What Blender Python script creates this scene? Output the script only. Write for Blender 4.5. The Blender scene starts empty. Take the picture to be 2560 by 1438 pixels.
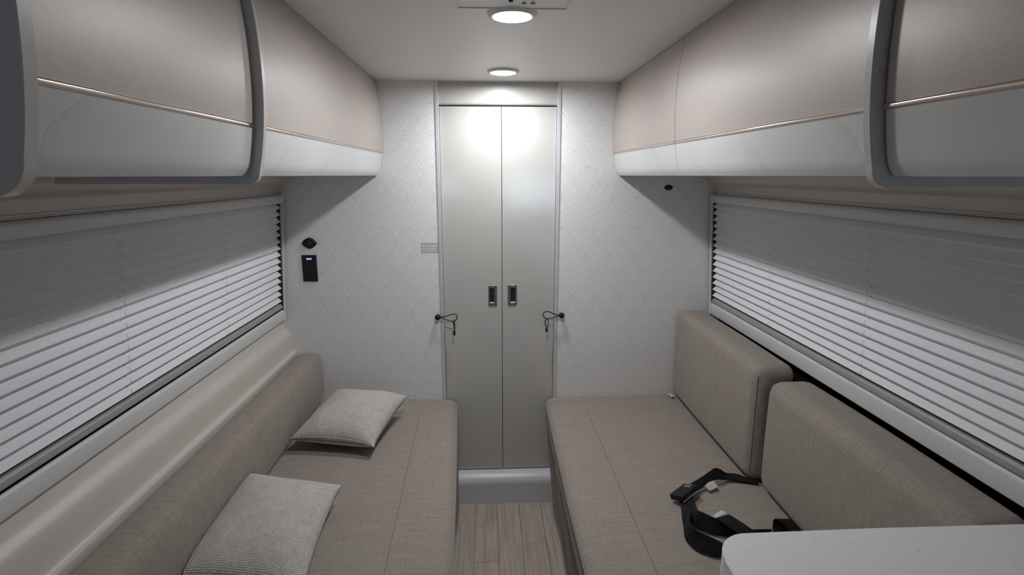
import bpy, bmesh, math, random
from mathutils import Vector, Matrix
random.seed(7)
S = bpy.context.scene
COL = S.collection

# ------------------------------------------------------------------ camera
EYE = 1.524
cam_d = bpy.data.cameras.new('camera')
cam_d.sensor_width = 36.0
cam_d.lens = 36.0 * 1340.0 / 2560.0
cam_d.clip_start = 0.02
cam = bpy.data.objects.new('camera', cam_d)
COL.objects.link(cam)
cam.location = (0, 0, EYE)
cam.rotation_euler = (math.radians(90 - 11.843), 0, math.radians(-2.593))
S.camera = cam

# ------------------------------------------------------------------ world, exposure
W = bpy.data.worlds.new('world'); S.world = W
W.use_nodes = True
W.node_tree.nodes['Background'].inputs[0].default_value = (0.72, 0.84, 1.0, 1)
W.node_tree.nodes['Background'].inputs[1].default_value = 4.0
S.view_settings.view_transform = 'Standard'
S.view_settings.look = 'None'
S.view_settings.gamma = 1.0
S.view_settings.use_curve_mapping = False
S.view_settings.exposure = 0.10
LAMP = 260.0                     # radiance of the ceiling downlight lenses

# ------------------------------------------------------------------ shared dimensions
D = 2.32          # back wall
CEIL = 1.8997
YF = -2.6         # front wall behind the camera
SEAT = 0.526

# ------------------------------------------------------------------ node helpers
class NT:
    def __init__(s, name):
        s.mat = bpy.data.materials.new(name); s.mat.use_nodes = True
        s.t = s.mat.node_tree
        s.b = s.t.nodes['Principled BSDF']
    def n(s, typ, **kw):
        nd = s.t.nodes.new(typ)
        for k, v in kw.items():
            setattr(nd, k, v)
        return nd
    def put(s, sock, v):
        if isinstance(v, bpy.types.NodeSocket): s.t.links.new(v, sock)
        else: sock.default_value = v
    def m(s, op, a, b=None, c=None):
        nd = s.n('ShaderNodeMath', operation=op)
        s.put(nd.inputs[0], a)
        if b is not None: s.put(nd.inputs[1], b)
        if c is not None: s.put(nd.inputs[2], c)
        return nd.outputs[0]
    def coord(s, which='Object'):
        return s.n('ShaderNodeTexCoord').outputs[which]
    def pos(s):
        return s.n('ShaderNodeNewGeometry').outputs['Position']
    def xyz(s, v):
        nd = s.n('ShaderNodeSeparateXYZ'); s.put(nd.inputs[0], v)
        return nd.outputs
    def scale(s, v, sc):
        nd = s.n('ShaderNodeVectorMath', operation='MULTIPLY'); s.put(nd.inputs[0], v); nd.inputs[1].default_value = sc
        return nd.outputs[0]
    def noise(s, v, scale=1.0, detail=2.0, rough=0.5, dist=0.0):
        nd = s.n('ShaderNodeTexNoise'); s.put(nd.inputs['Vector'], v)
        nd.inputs['Scale'].default_value = scale; nd.inputs['Detail'].default_value = detail
        nd.inputs['Roughness'].default_value = rough; nd.inputs['Distortion'].default_value = dist
        return nd.outputs[0]
    def mix(s, fac, a, b):
        nd = s.n('ShaderNodeMix', data_type='RGBA')
        s.put(nd.inputs[0], fac); s.put(nd.inputs[6], a if isinstance(a, bpy.types.NodeSocket) else (*a, 1)); s.put(nd.inputs[7], b if isinstance(b, bpy.types.NodeSocket) else (*b, 1))
        return nd.outputs[2]
    def ramp(s, fac, lo, hi):      # smoothstep between lo and hi
        nd = s.n('ShaderNodeMapRange', interpolation_type='SMOOTHSTEP')
        s.put(nd.inputs[0], fac); nd.inputs[1].default_value = lo; nd.inputs[2].default_value = hi
        return nd.outputs[0]
    def bump(s, h, strength=0.3, dist=0.001):
        nd = s.n('ShaderNodeBump'); s.put(nd.inputs['Height'], h)
        nd.inputs['Strength'].default_value = strength; nd.inputs['Distance'].default_value = dist
        s.t.links.new(nd.outputs[0], s.b.inputs['Normal'])
    def col(s, c): s.put(s.b.inputs['Base Color'], c if isinstance(c, bpy.types.NodeSocket) else (*c, 1)); return s
    def set(s, **kw):
        for k, v in kw.items(): s.put(s.b.inputs[k.replace('_', ' ')], v)
        return s

def plain(name, c, rough=0.5, metal=0.0, var=0.06, scale=60.0, spec=0.5, bump=0.0):
    t = NT(name)
    n = t.noise(t.pos(), scale, 3)
    lo = tuple(max(0, x * (1 - var)) for x in c); hi = tuple(min(1, x * (1 + var)) for x in c)
    t.col(t.mix(n, lo, hi)).set(Roughness=rough, Metallic=metal)
    t.b.inputs['Specular IOR Level'].default_value = spec
    if bump: t.bump(n, bump, 0.001)
    return t.mat

MAT = {}
def wallpaper():
    t = NT('wallpaper_print')
    o = t.xyz(t.pos())
    A, B = 0.0548, 0.0640
    u = t.m('DIVIDE', t.m('SUBTRACT', o[0], -0.3385), A)
    v = t.m('DIVIDE', t.m('SUBTRACT', o[2], 1.109), B)
    s = t.m('ADD', u, v); q = t.m('SUBTRACT', u, v)
    def cell(x):
        h = t.m('MULTIPLY', t.m('ADD', x, 1.0), 0.5)
        fl = t.m('FLOOR', h)
        return fl, t.m('SUBTRACT', t.m('MULTIPLY', t.m('SUBTRACT', h, fl), 2.0), 1.0)
    mi, s1 = cell(s); ni, q1 = cell(q)
    lu = t.m('ABSOLUTE', t.m('MULTIPLY', t.m('ADD', s1, q1), 0.5))
    lv = t.m('MULTIPLY', t.m('SUBTRACT', s1, q1), 0.5)
    row = t.m('SUBTRACT', mi, ni)
    par = t.m('FLOORED_MODULO', t.m('FLOOR', t.m('MULTIPLY', row, 0.5)), 2.0)
    sgn = t.m('SUBTRACT', t.m('MULTIPLY', par, 2.0), 1.0)
    w = t.m('MULTIPLY', lv, sgn)
    k = t.m('MULTIPLY', lu, 1.786)
    up = t.m('ADD', k, w); dn = t.m('SUBTRACT', k, w)
    rh = t.m('ADD', k, t.m('ABSOLUTE', lv))
    d = t.m('ABSOLUTE', t.m('SUBTRACT', rh, 1.39))
    d = t.m('MINIMUM', d, t.m('ABSOLUTE', t.m('SUBTRACT', rh, 1.0)))
    ins = t.m('GREATER_THAN', rh, 1.0)
    for c in (0.52, 0.06, -0.62):
        d = t.m('MINIMUM', d, t.m('ADD', t.m('ABSOLUTE', t.m('SUBTRACT', up, c)), ins))
    e = t.m('MULTIPLY', t.m('ABSOLUTE', lv), 1.9)
    e = t.m('ADD', e, t.m('LESS_THAN', lu, 0.77))
    d = t.m('MINIMUM', d, e)
    line = t.m('SUBTRACT', 1.0, t.ramp(d, 0.012, 0.032))
    n = t.noise(t.pos(), 240, 3)
    base = t.mix(n, (0.78, 0.775, 0.765), (0.84, 0.835, 0.825))
    t.col(t.mix(t.m('MULTIPLY', line, 0.50), base, (0.32, 0.305, 0.29))).set(Roughness=0.55)
    t.bump(n, 0.08, 0.0006)
    return t.mat

def sofa_fabric():
    t = NT('sofa_fabric')
    p = t.pos()
    streak = t.noise(t.scale(p, (14, 520, 14)), 1.0, 3, 0.65)
    cross = t.noise(t.scale(p, (420, 30, 420)), 1.0, 3, 0.6)
    fine = t.noise(p, 900, 2)
    big = t.noise(p, 9, 3)
    f = t.m('ADD', t.m('MULTIPLY', streak, 0.44), t.m('ADD', t.m('MULTIPLY', cross, 0.26), t.m('MULTIPLY', fine, 0.38)))
    f = t.ramp(f, 0.33, 0.67)
    c = t.mix(f, (0.205, 0.168, 0.140), (0.405, 0.352, 0.306))
    c = t.mix(t.m('MULTIPLY', big, 0.25), c, (0.30, 0.258, 0.222))
    t.col(c).set(Roughness=0.9)
    t.b.inputs['Specular IOR Level'].default_value = 0.2
    t.b.inputs['Sheen Weight'].default_value = 0.12
    t.bump(f, 0.45, 0.0012)
    return t.mat

def pillow_weave():
    t = NT('pillow_weave')
    uv = t.n('ShaderNodeUVMap').outputs[0]
    o = t.xyz(uv)
    U = t.m('MULTIPLY', o[0], 1 / 0.0070)
    V = t.m('MULTIPLY', o[1], 1 / 0.0050)
    tri = t.m('PINGPONG', U, 0.5)
    ph = t.m('ADD', V, t.m('MULTIPLY', tri, 1.25))
    fr = t.m('FRACT', ph)
    st = t.m('ABSOLUTE', t.m('SUBTRACT', fr, 0.5))
    valley = t.m('ABSOLUTE', t.m('SUBTRACT', tri, 0.25))
    h = t.m('SUBTRACT', 1.0, t.m('MULTIPLY', st, 2.0))
    cellv = t.n('ShaderNodeCombineXYZ')
    t.put(cellv.inputs[0], t.m('FLOOR', t.m('MULTIPLY', U, 2.0))); t.put(cellv.inputs[1], t.m('FLOOR', ph))
    wn = t.n('ShaderNodeTexWhiteNoise', noise_dimensions='2D'); t.put(wn.inputs[0], cellv.outputs[0])
    big = t.noise(uv, 26, 3)
    thr = t.m('ADD', t.m('MULTIPLY', wn.outputs[0], 0.30), t.m('MULTIPLY', big, 0.30))
    k = t.ramp(t.m('SUBTRACT', h, thr), -0.05, 0.35)
    warm = t.mix(wn.outputs[0], (0.15, 0.13, 0.12), (0.34, 0.275, 0.235))
    c = t.mix(k, warm, (0.83, 0.79, 0.75))
    t.col(c).set(Roughness=0.95)
    t.b.inputs['Specular IOR Level'].default_value = 0.15
    t.bump(t.m('ADD', h, valley), 0.6, 0.0018)
    return t.mat

def taupe():
    t = NT('taupe_laminate')
    p = t.pos()
    n = t.noise(t.scale(p, (60, 60, 240)), 1.0, 4, 0.65)
    g = t.noise(p, 420, 2)
    big = t.noise(t.scale(p, (5, 5, 14)), 1.0, 3)
    c = t.mix(t.m('ADD', t.m('MULTIPLY', n, 0.6), t.m('MULTIPLY', g, 0.4)), (0.45, 0.392, 0.352), (0.57, 0.508, 0.465))
    c = t.mix(t.m('MULTIPLY', big, 0.3), c, (0.48, 0.42, 0.38))
    t.col(c).set(Roughness=0.40, Metallic=0.10)
    t.bump(t.m('ADD', n, g), 0.12, 0.0008)
    return t.mat

def marble():
    t = NT('white_marble_laminate')
    p = t.pos()
    o = t.xyz(p)
    wob = t.m('MULTIPLY', t.m('SUBTRACT', t.noise(t.scale(p, (3, 9, 9)), 1.0, 5, 0.62), 0.5), 0.16)
    ph = t.m('ADD', t.m('SUBTRACT', o[1], o[2]), t.m('ADD', wob, t.m('MULTIPLY', o[0], 0.12)))
    fr = t.m('SUBTRACT', t.m('FRACT', t.m('DIVIDE', t.m('ADD', ph, 0.86), 0.31)), 0.5)
    line = t.m('SUBTRACT', 1.0, t.ramp(t.m('ABSOLUTE', fr), 0.002, 0.010))
    haze = t.m('MULTIPLY', t.m('GREATER_THAN', fr, 0.0), t.m('SUBTRACT', 1.0, t.ramp(fr, 0.0, 0.16)))
    line = t.m('ADD', t.m('MULTIPLY', line, 0.7), t.m('MULTIPLY', haze, 0.35))
    msk = t.ramp(t.noise(p, 3.1, 2), 0.36, 0.60)
    soft = t.noise(p, 5, 4)
    base = t.mix(soft, (0.62, 0.62, 0.61), (0.71, 0.705, 0.69))
    t.col(t.mix(t.m('MULTIPLY', t.m('MULTIPLY', line, msk), 0.45), base, (0.42, 0.41, 0.40))).set(Roughness=0.24)
    return t.mat

def wood():
    t = NT('floor_plank_wood')
    inf = t.n('ShaderNodeObjectInfo')
    r = inf.outputs['Random']
    p = t.n('ShaderNodeVectorMath', operation='ADD'); t.put(p.inputs[0], t.pos())
    cb = t.n('ShaderNodeCombineXYZ'); t.put(cb.inputs[0], t.m('MULTIPLY', r, 37.0)); t.put(cb.inputs[1], t.m('MULTIPLY', r, 61.0)); t.put(p.inputs[1], cb.outputs[0])
    g = t.noise(t.scale(p.outputs[0], (70, 3.5, 40)), 1.0, 5, 0.62, 0.5)
    f = t.noise(t.scale(p.outputs[0], (320, 9, 80)), 1.0, 3, 0.6)
    k = t.m('ADD', t.m('MULTIPLY', g, 0.65), t.m('MULTIPLY', f, 0.35))
    c = t.mix(t.ramp(k, 0.3, 0.72), (0.31, 0.255, 0.215), (0.57, 0.50, 0.445))
    c = t.mix(t.m('MULTIPLY', r, 0.45), c, (0.50, 0.39, 0.31))
    t.col(c).set(Roughness=0.42)
    t.bump(k, 0.15, 0.0008)
    return t.mat

def ceil_mat():
    t = NT('ceiling_fabric')
    p = t.pos()
    n = t.noise(t.scale(p, (12, 160, 12)), 1.0, 3, 0.6)
    g = t.noise(p, 300, 2)
    t.col(t.mix(t.m('ADD', t.m('MULTIPLY', n, 0.5), t.m('MULTIPLY', g, 0.5)), (0.74, 0.715, 0.685), (0.80, 0.775, 0.745))).set(Roughness=0.40)
    t.bump(n, 0.06, 0.0006)
    return t.mat

def counter():
    t = NT('speckled_solid_surface')
    p = t.pos()
    vo = t.n('ShaderNodeTexVoronoi'); t.put(vo.inputs['Vector'], p); vo.inputs['Scale'].default_value = 130
    wn = t.noise(p, 95, 1)
    spot = t.m('MULTIPLY', t.m('SUBTRACT', 1.0, t.ramp(vo.outputs['Distance'], 0.10, 0.22)), t.ramp(wn, 0.56, 0.62))
    n = t.noise(p, 500, 2)
    base = t.mix(n, (0.84, 0.825, 0.835), (0.90, 0.885, 0.895))
    t.col(t.mix(t.m('MULTIPLY', spot, 0.6), base, (0.22, 0.20, 0.19))).set(Roughness=0.3)
    return t.mat

def webbing():
    t = NT('black_webbing')
    n = t.noise(t.pos(), 700, 2)
    t.col(t.mix(n, (0.004, 0.004, 0.005), (0.012, 0.012, 0.014))).set(Roughness=0.75)
    t.b.inputs['Specular IOR Level'].default_value = 0.25
    t.bump(n, 0.4, 0.0006)
    return t.mat

def blind_cloth():
    t = NT('blind_cloth')
    n = t.noise(t.pos(), 700, 3)
    t.col(t.mix(n, (0.76, 0.755, 0.775), (0.86, 0.855, 0.875))).set(Roughness=0.85)
    t.b.inputs['Specular IOR Level'].default_value = 0.25
    return t.mat

def emit(name, c, k):
    t = NT(name)
    t.col((0.8, 0.8, 0.8))
    t.b.inputs['Emission Color'].default_value = (*c, 1); t.b.inputs['Emission Strength'].default_value = k
    return t.mat

def tag_print():
    t = NT('printed_tag')
    o = t.xyz(t.n('ShaderNodeUVMap').outputs[0])
    ln = t.m('LESS_THAN', t.m('FRACT', t.m('MULTIPLY', o[1], 6.0)), 0.42)
    br = t.ramp(t.noise(t.scale(t.n('ShaderNodeUVMap').outputs[0], (40, 6, 1)), 1.0, 1), 0.42, 0.5)
    t.col(t.mix(t.m('MULTIPLY', t.m('MULTIPLY', ln, br), 0.85), (0.72, 0.71, 0.70), (0.06, 0.06, 0.06))).set(Roughness=0.6)
    return t.mat

MAT['paper'] = wallpaper(); MAT['sofa'] = sofa_fabric(); MAT['pillow'] = pillow_weave()
MAT['taupe'] = taupe(); MAT['marble'] = marble(); MAT['wood'] = wood(); MAT['ceil'] = ceil_mat()
MAT['counter'] = counter(); MAT['web'] = webbing(); MAT['blind'] = blind_cloth(); MAT['tag'] = tag_print()
MAT['lens'] = emit('led_lens', (0.93, 0.96, 1.0), LAMP)
MAT['led'] = emit('blue_led', (0.15, 0.42, 1.0), 0.55)
MAT['white'] = plain('white_plastic', (0.70, 0.69, 0.68), 0.35)
MAT['frame'] = plain('window_frame_plastic', (0.66, 0.655, 0.65), 0.38, bump=0.05, scale=400)
MAT['cab'] = plain('cabinet_edge_laminate', (0.58, 0.56, 0.535), 0.32)
MAT['cabend'] = plain('cabinet_end_laminate', (0.56, 0.565, 0.58), 0.45)
MAT['beige'] = plain('beige_wall_panel', (0.63, 0.575, 0.52), 0.38, bump=0.06, scale=300)
MAT['door'] = plain('gloss_greige_door', (0.53, 0.515, 0.485), 0.13, var=0.02, scale=20, spec=0.85)
MAT['alu'] = plain('satin_aluminium', (0.66, 0.66, 0.68), 0.38, 0.3)
MAT['bar'] = plain('grey_blind_bar', (0.34, 0.335, 0.33), 0.45)
MAT['header'] = plain('satin_greige_header', (0.53, 0.515, 0.485), 0.34, var=0.02, scale=20)
MAT['nickel'] = plain('brushed_nickel', (0.30, 0.275, 0.255), 0.36, 0.9)
MAT['rose'] = plain('rose_metal_trim', (0.70, 0.59, 0.54), 0.11, 1.0)
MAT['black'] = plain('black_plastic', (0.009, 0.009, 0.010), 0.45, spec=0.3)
MAT['dark'] = plain('dark_recess', (0.006, 0.006, 0.008), 0.6)
MAT['rubber'] = plain('black_cord', (0.008, 0.008, 0.008), 0.55)
MAT['glass'] = plain('dark_window_glass', (0.01, 0.01, 0.012), 0.08)
MAT['thread'] = plain('pale_stitching', (0.42, 0.36, 0.31), 0.9)
MAT['seam'] = plain('dark_seam', (0.15, 0.12, 0.10), 0.9)
MAT['cord'] = plain('grey_blind_cord', (0.40, 0.40, 0.41), 0.7)
MAT['step'] = plain('white_step', (0.66, 0.66, 0.68), 0.30)
MAT['ink'] = plain('sticker_ink', (0.10, 0.10, 0.11), 0.6)
MAT['label'] = plain('sticker_film', (0.74, 0.735, 0.73), 0.4)
MAT['sub'] = plain('subfloor', (0.06, 0.05, 0.045), 0.8)

# ------------------------------------------------------------------ mesh helpers
def link(name, me, mat=None, parent=None):
    o = bpy.data.objects.new(name, me)
    COL.objects.link(o)
    if mat is not None and me is not None: me.materials.append(MAT[mat])
    if parent is not None: o.parent = parent
    return o
def obj(name, verts, faces, mat, parent=None, smooth=False, angle=None, uv=None):
    me = bpy.data.meshes.new(name)
    me.from_pydata([tuple(v) for v in verts], [], faces)
    bm = bmesh.new(); bm.from_mesh(me)
    bmesh.ops.recalc_face_normals(bm, faces=bm.faces)
    bm.to_mesh(me); bm.free()
    if smooth: shade(me, angle)
    if uv:
        l = me.uv_layers.new(name='UVMap')
        for i, lp in enumerate(me.loops): l.data[i].uv = uv[lp.vertex_index]
    return link(name, me, mat, parent)
def shade(me, angle=None):
    me.polygons.foreach_set('use_smooth', [True] * len(me.polygons))
    if angle is not None: me.set_sharp_from_angle(angle=math.radians(angle))
    me.update()
def from_bm(name, bm, mat, parent=None, smooth=True, angle=40):
    bmesh.ops.recalc_face_normals(bm, faces=bm.faces)
    me = bpy.data.meshes.new(name); bm.to_mesh(me); bm.free()
    if smooth: shade(me, angle)
    o = link(name, me, mat, parent)
    if smooth: weigh(o)
    return o
def weigh(o):
    md = o.modifiers.new('weighted_normals', 'WEIGHTED_NORMAL'); md.keep_sharp = True; md.weight = 90
def add_box(bm, x0, x1, y0, y1, z0, z1, bev=0.0, seg=2):
    v = [bm.verts.new(p) for p in [(x0,y0,z0),(x1,y0,z0),(x1,y1,z0),(x0,y1,z0),(x0,y0,z1),(x1,y0,z1),(x1,y1,z1),(x0,y1,z1)]]
    fs = [bm.faces.new([v[i] for i in q]) for q in [(0,3,2,1),(4,5,6,7),(0,1,5,4),(1,2,6,5),(2,3,7,6),(3,0,4,7)]]
    if bev > 0:
        es = list({e for f in fs for e in f.edges})
        bmesh.ops.bevel(bm, geom=es, offset=bev, segments=seg, profile=0.5, affect='EDGES')
def box(name, x0, x1, y0, y1, z0, z1, mat, parent=None, bev=0.0, seg=2):
    bm = bmesh.new(); add_box(bm, x0, x1, y0, y1, z0, z1, bev, seg)
    return from_bm(name, bm, mat, parent, bev > 0, 60)
def extrude(name, prof, y0, y1, mat, parent=None, axis='Y', closed=True, smooth=True, angle=35, ny=1):
    """prof: list of (a, z); swept from y0 to y1 along the axis."""
    V, F = [], []
    n = len(prof)
    for j in range(ny + 1):
        y = y0 + (y1 - y0) * j / ny
        for a, z in prof: V.append((a, y, z) if axis == 'Y' else (y, a, z))
    rng = n if closed else n - 1
    for j in range(ny):
        for i in range(rng):
            k = (i + 1) % n
            F.append((j*n+i, j*n+k, (j+1)*n+k, (j+1)*n+i))
    if closed:
        F.append(tuple(range(n))); F.append(tuple(range(ny*n, ny*n+n)))
    o = obj(name, V, F, mat, parent, smooth, angle)
    if smooth and closed: weigh(o)
    return o
def arc(cx, cz, r, a0, a1, n=6):
    return [(cx + r*math.cos(math.radians(a0+(a1-a0)*i/n)), cz + r*math.sin(math.radians(a0+(a1-a0)*i/n))) for i in range(n+1)]
def tube_data(path, r, seg=8, closed=False):
    P = [Vector(p) for p in path]; n = len(P)
    V, F = [], []
    nrm = None
    for i, p in enumerate(P):
        a = P[(i-1) % n] if (closed or i > 0) else P[i]
        b = P[(i+1) % n] if (closed or i < n-1) else P[i]
        t = (b - a).normalized()
        if nrm is None:
            h = Vector((0,0,1)) if abs(t.z) < 0.9 else Vector((1,0,0))
            nrm = t.cross(h).normalized()
        else:
            nrm = (nrm - t*nrm.dot(t)).normalized()
        bi = t.cross(nrm)
        for k in range(seg):
            an = 2*math.pi*k/seg
            V.append(p + (nrm*math.cos(an) + bi*math.sin(an))*r)
    for i in range(n if closed else n-1):
        j = (i+1) % n
        for k in range(seg):
            l = (k+1) % seg
            F.append((i*seg+k, i*seg+l, j*seg+l, j*seg+k))
    if not closed:
        F.append(tuple(range(seg))); F.append(tuple(range((n-1)*seg, n*seg)))
    return V, F
def tube(name, path, r, mat, parent=None, seg=8, closed=False):
    V, F = tube_data(path, r, seg, closed)
    return obj(name, V, F, mat, parent, True, 60)
def spline(pts, per=6, closed=False):
    P = [Vector(p) for p in pts]; n = len(P); out = []
    for i in range(n if closed else n-1):
        if closed: a, b, c, d = P[(i-1)%n], P[i], P[(i+1)%n], P[(i+2)%n]
        else: a, b, c, d = P[max(i-1,0)], P[i], P[i+1], P[min(i+2,n-1)]
        for k in range(per):
            t = k/per
            out.append(0.5*((2*b)+(c-a)*t+(2*a-5*b+4*c-d)*t*t+(3*b-a-3*c+d)*t**3))
    if not closed: out.append(P[-1])
    return out
def lathe(name, prof, center, axis, mat, parent=None, seg=32):
    """prof (r, h) revolved round axis 'Z' or 'Y' through center."""
    V, F = [], []; n = len(prof)
    for k in range(seg):
        a = 2*math.pi*k/seg
        for r, h in prof:
            if axis == 'Z': V.append((center[0]+r*math.cos(a), center[1]+r*math.sin(a), center[2]+h))
            else: V.append((center[0]+r*math.cos(a), center[1]+h, center[2]+r*math.sin(a)))
    for k in range(seg):
        l = (k+1) % seg
        for i in range(n-1): F.append((k*n+i, l*n+i, l*n+i+1, k*n+i+1))
    me_o = obj(name, V, F, mat, parent, True, 35)
    bm = bmesh.new(); bm.from_mesh(me_o.data); bmesh.ops.remove_doubles(bm, verts=bm.verts, dist=1e-6)
    bmesh.ops.recalc_face_normals(bm, faces=bm.faces)
    bm.to_mesh(me_o.data); bm.free(); shade(me_o.data, 35)
    return me_o
def empty(name, loc=(0,0,0)):
    o = bpy.data.objects.new(name, None); COL.objects.link(o); o.location = loc; o.empty_display_size = 0.05
    return o
def tag(o, label=None, cat=None, group=None, kind=None):
    if label: o['label'] = label
    if cat: o['category'] = cat
    if group: o['group'] = group
    if kind: o['kind'] = kind
    return o
def struct(o, label=None): return tag(o, label, None, None, 'structure')

# ================================================================== SETTING
# ---- floor with individual planks
fl = struct(box('floor', -0.95, 1.06, YF, 2.36, -0.03, -0.006, 'sub'), 'grey brown wood plank floor in the narrow aisle')
PW = 0.1017
starts = {}
plank_mesh = {}
for c in range(-9, 10):
    x0 = 0.033 + c * PW
    if x0 < -0.95 or x0 + PW > 1.05: continue
    off = {-2: 2.138, -1: 1.888, 1: 1.996, 0: 1.55, -3: 1.70, 2: 1.42}.get(c, 1.2 + ((c * 37) % 17) / 17 * 0.9)
    js = [2.335]
    y = off
    while y > YF:
        js.append(y); y -= 0.9
    js.append(YF)
    for a, b in zip(js[:-1], js[1:]):
        L = round(a - b, 4)
        if L not in plank_mesh:
            bm = bmesh.new(); add_box(bm, 0.0006, PW - 0.0006, -L + 0.0006, -0.0006, -0.006, 0.0, 0.0008, 1)
            me = bpy.data.meshes.new('plank'); bm.to_mesh(me); bm.free(); me.materials.append(MAT['wood']); plank_mesh[L] = me
        o = bpy.data.objects.new('plank', plank_mesh[L]); COL.objects.link(o); o.parent = fl; o.location = (x0, a, 0)

# ---- ceiling
ceil = struct(box('ceiling', -0.95, 1.06, YF, 2.36, CEIL, CEIL + 0.03, 'ceil'), 'warm grey fabric ceiling')

# ---- side walls: (offset from wall line, z) profile sections; sign mirrors the side
def side_wall(name, sgn, shift, label, ledge=True):
    def P(prof): return [(sgn * (x) + shift, z) for x, z in prof]
    root = empty(name); struct(root, label)
    up = [(-0.74, CEIL), (-0.80, 1.62), (-0.830, 1.535), (-0.836, 1.512)] + [(-0.842, 1.500), (-0.853, 1.490), (-0.866, 1.484), (-0.872, 1.476), (-0.872, 1.462), (-0.874, 1.452), (-0.95, 1.452), (-0.95, CEIL)]
    extrude('upper_panel', P(up), YF, 2.34, 'beige', root, angle=50)
    lo = [(-0.96, 0.935), (-0.912, 0.935), (-0.904, 0.900), (-0.9005, 0.880), (-0.897, 0.868), (-0.892, 0.859), (-0.885, 0.8525), (-0.879, 0.8465), (-0.8745, 0.838), (-0.872, 0.826), (-0.871, 0.810), (-0.870, 0.780), (-0.868, 0.767), (-0.862, 0.759), (-0.853, 0.7565), (-0.8515, 0.753), (-0.8515, 0.0), (-0.96, 0.0)]
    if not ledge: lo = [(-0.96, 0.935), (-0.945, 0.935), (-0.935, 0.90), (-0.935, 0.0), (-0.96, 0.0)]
    extrude('lower_panel', P(lo), YF, 2.34, 'beige' if ledge else 'black', root, angle=50)  # right panel is black to paint in the shade behind the cushions
    mid = [(-0.96, 0.935), (-0.90, 0.935), (-0.868, 1.452), (-0.96, 1.452)]
    extrude('end_panel', P(mid), YF, 0.30, 'beige', root)
    extrude('end_panel', P(mid), 2.297, 2.34, 'beige', root)
    return root
SH_L, SH_R = 0.0, 0.110
side_wall('wall_left', 1, 0.0, 'beige moulded left side wall around the blind')
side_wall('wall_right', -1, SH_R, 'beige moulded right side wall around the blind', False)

# ---- back wall: patterned panels left and right of the doors
wb = empty('wall_back'); struct(wb, 'white wallpapered rear wall with geometric diamond print')
box('wallpaper_panel', -0.95, -0.2105, D, 2.36, 0, CEIL, 'paper', wb)
box('wallpaper_panel', 0.3055, 1.06, D, 2.36, 0, CEIL, 'paper', wb)
box('backing_panel', -0.2105, 0.3055, 2.352, 2.37, 0, CEIL, 'dark', wb)

def trim(name, x0, x1, label):
    bm = bmesh.new()
    add_box(bm, x0, x1, D - 0.005, 2.352, 0.10, CEIL, 0.0012, 2)
    o = from_bm(name, bm, 'alu'); struct(o, label); return o
trim('trim_1', -0.2115, -0.1975, 'satin aluminium strip on the left edge of the doors')
trim('trim_2', 0.2945, 0.3085, 'satin aluminium strip on the right edge of the doors')
hd = extrude('trim_3', [(2.352, CEIL), (2.326, CEIL), (2.326, 1.822)] + arc(2.336, 1.818, 0.010, 180, 270, 5) + [(2.352, 1.808)], -0.1975, 0.2945, 'header', axis='X')
struct(hd, 'greige header panel above the two doors')

def recess_handle(d, x0, x1, z0, z1, yf):
    bm = bmesh.new()
    ix0, ix1, iz0, iz1 = x0 + 0.006, x1 - 0.012, z0 + 0.012, z1 - 0.012
    if x0 > 0.05: ix0, ix1 = x0 + 0.012, x1 - 0.006
    yo = yf - 0.0035
    add_box(bm, x0, ix0, yo, yf - 0.0002, z0, z1, 0.0006, 1); add_box(bm, ix1, x1, yo, yf - 0.0002, z0, z1, 0.0006, 1)
    add_box(bm, ix0, ix1, yo, yf - 0.0002, z0, iz0, 0.0006, 1); add_box(bm, ix0, ix1, yo, yf - 0.0002, iz1, z1, 0.0006, 1)
    h = from_bm('pull_handle', bm, 'nickel', d)
    box('pocket', ix0, ix1, yf - 0.0012, yf - 0.0002, iz0, iz1, 'dark', h)
    box('lip', ix0 + 0.001, ix1 - 0.001, yf - 0.003, yf - 0.0012, iz0, iz0 + 0.005, 'alu', h, 0.0008)
YD = 2.334
d1 = box('door_1', -0.1965, 0.0608, YD, YD + 0.016, 0.150, 1.803, 'door', None, 0.0015); struct(d1, 'left glossy greige sliding door')
d2 = box('door_2', 0.0628, 0.2935, YD, YD + 0.016, 0.150, 1.803, 'door', None, 0.0015); struct(d2, 'right glossy greige sliding door')
recess_handle(d1, 0.0005, 0.0385, 0.952, 1.043, YD)
recess_handle(d2, 0.0865, 0.1270, 0.953, 1.045, YD)

bs = extrude('baseboard_back', [(2.352, 0.0), (2.352, 0.146), (2.322, 0.145)] + arc(2.322, 0.100, 0.045, 90, 180, 8) + [(2.277, 0.0)], -0.30, 0.42, 'step', axis='X')
struct(bs, 'white rounded step below the doors')

# ---- front end of the van behind the camera: wall with two windscreen openings
wf = empty('wall_front'); struct(wf, 'front wall behind the camera with windscreen openings')
OP = [(-0.70, -0.38, 1.27, 1.46), (0.22, 0.95, 1.10, 1.52)]
xs = sorted({-0.95, 1.06} | {v for o_ in OP for v in o_[:2]})
for a, b in zip(xs[:-1], xs[1:]):
    hole = [o_ for o_ in OP if o_[0] <= a + 1e-6 and b <= o_[1] + 1e-6]
    if hole:
        box('wall_panel', a, b, YF - 0.03, YF, 0, hole[0][2], 'black', wf); box('wall_panel', a, b, YF - 0.03, YF, hole[0][3], CEIL, 'black', wf)
    else:
        box('wall_panel', a, b, YF - 0.03, YF, 0, CEIL, 'black', wf)

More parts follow.
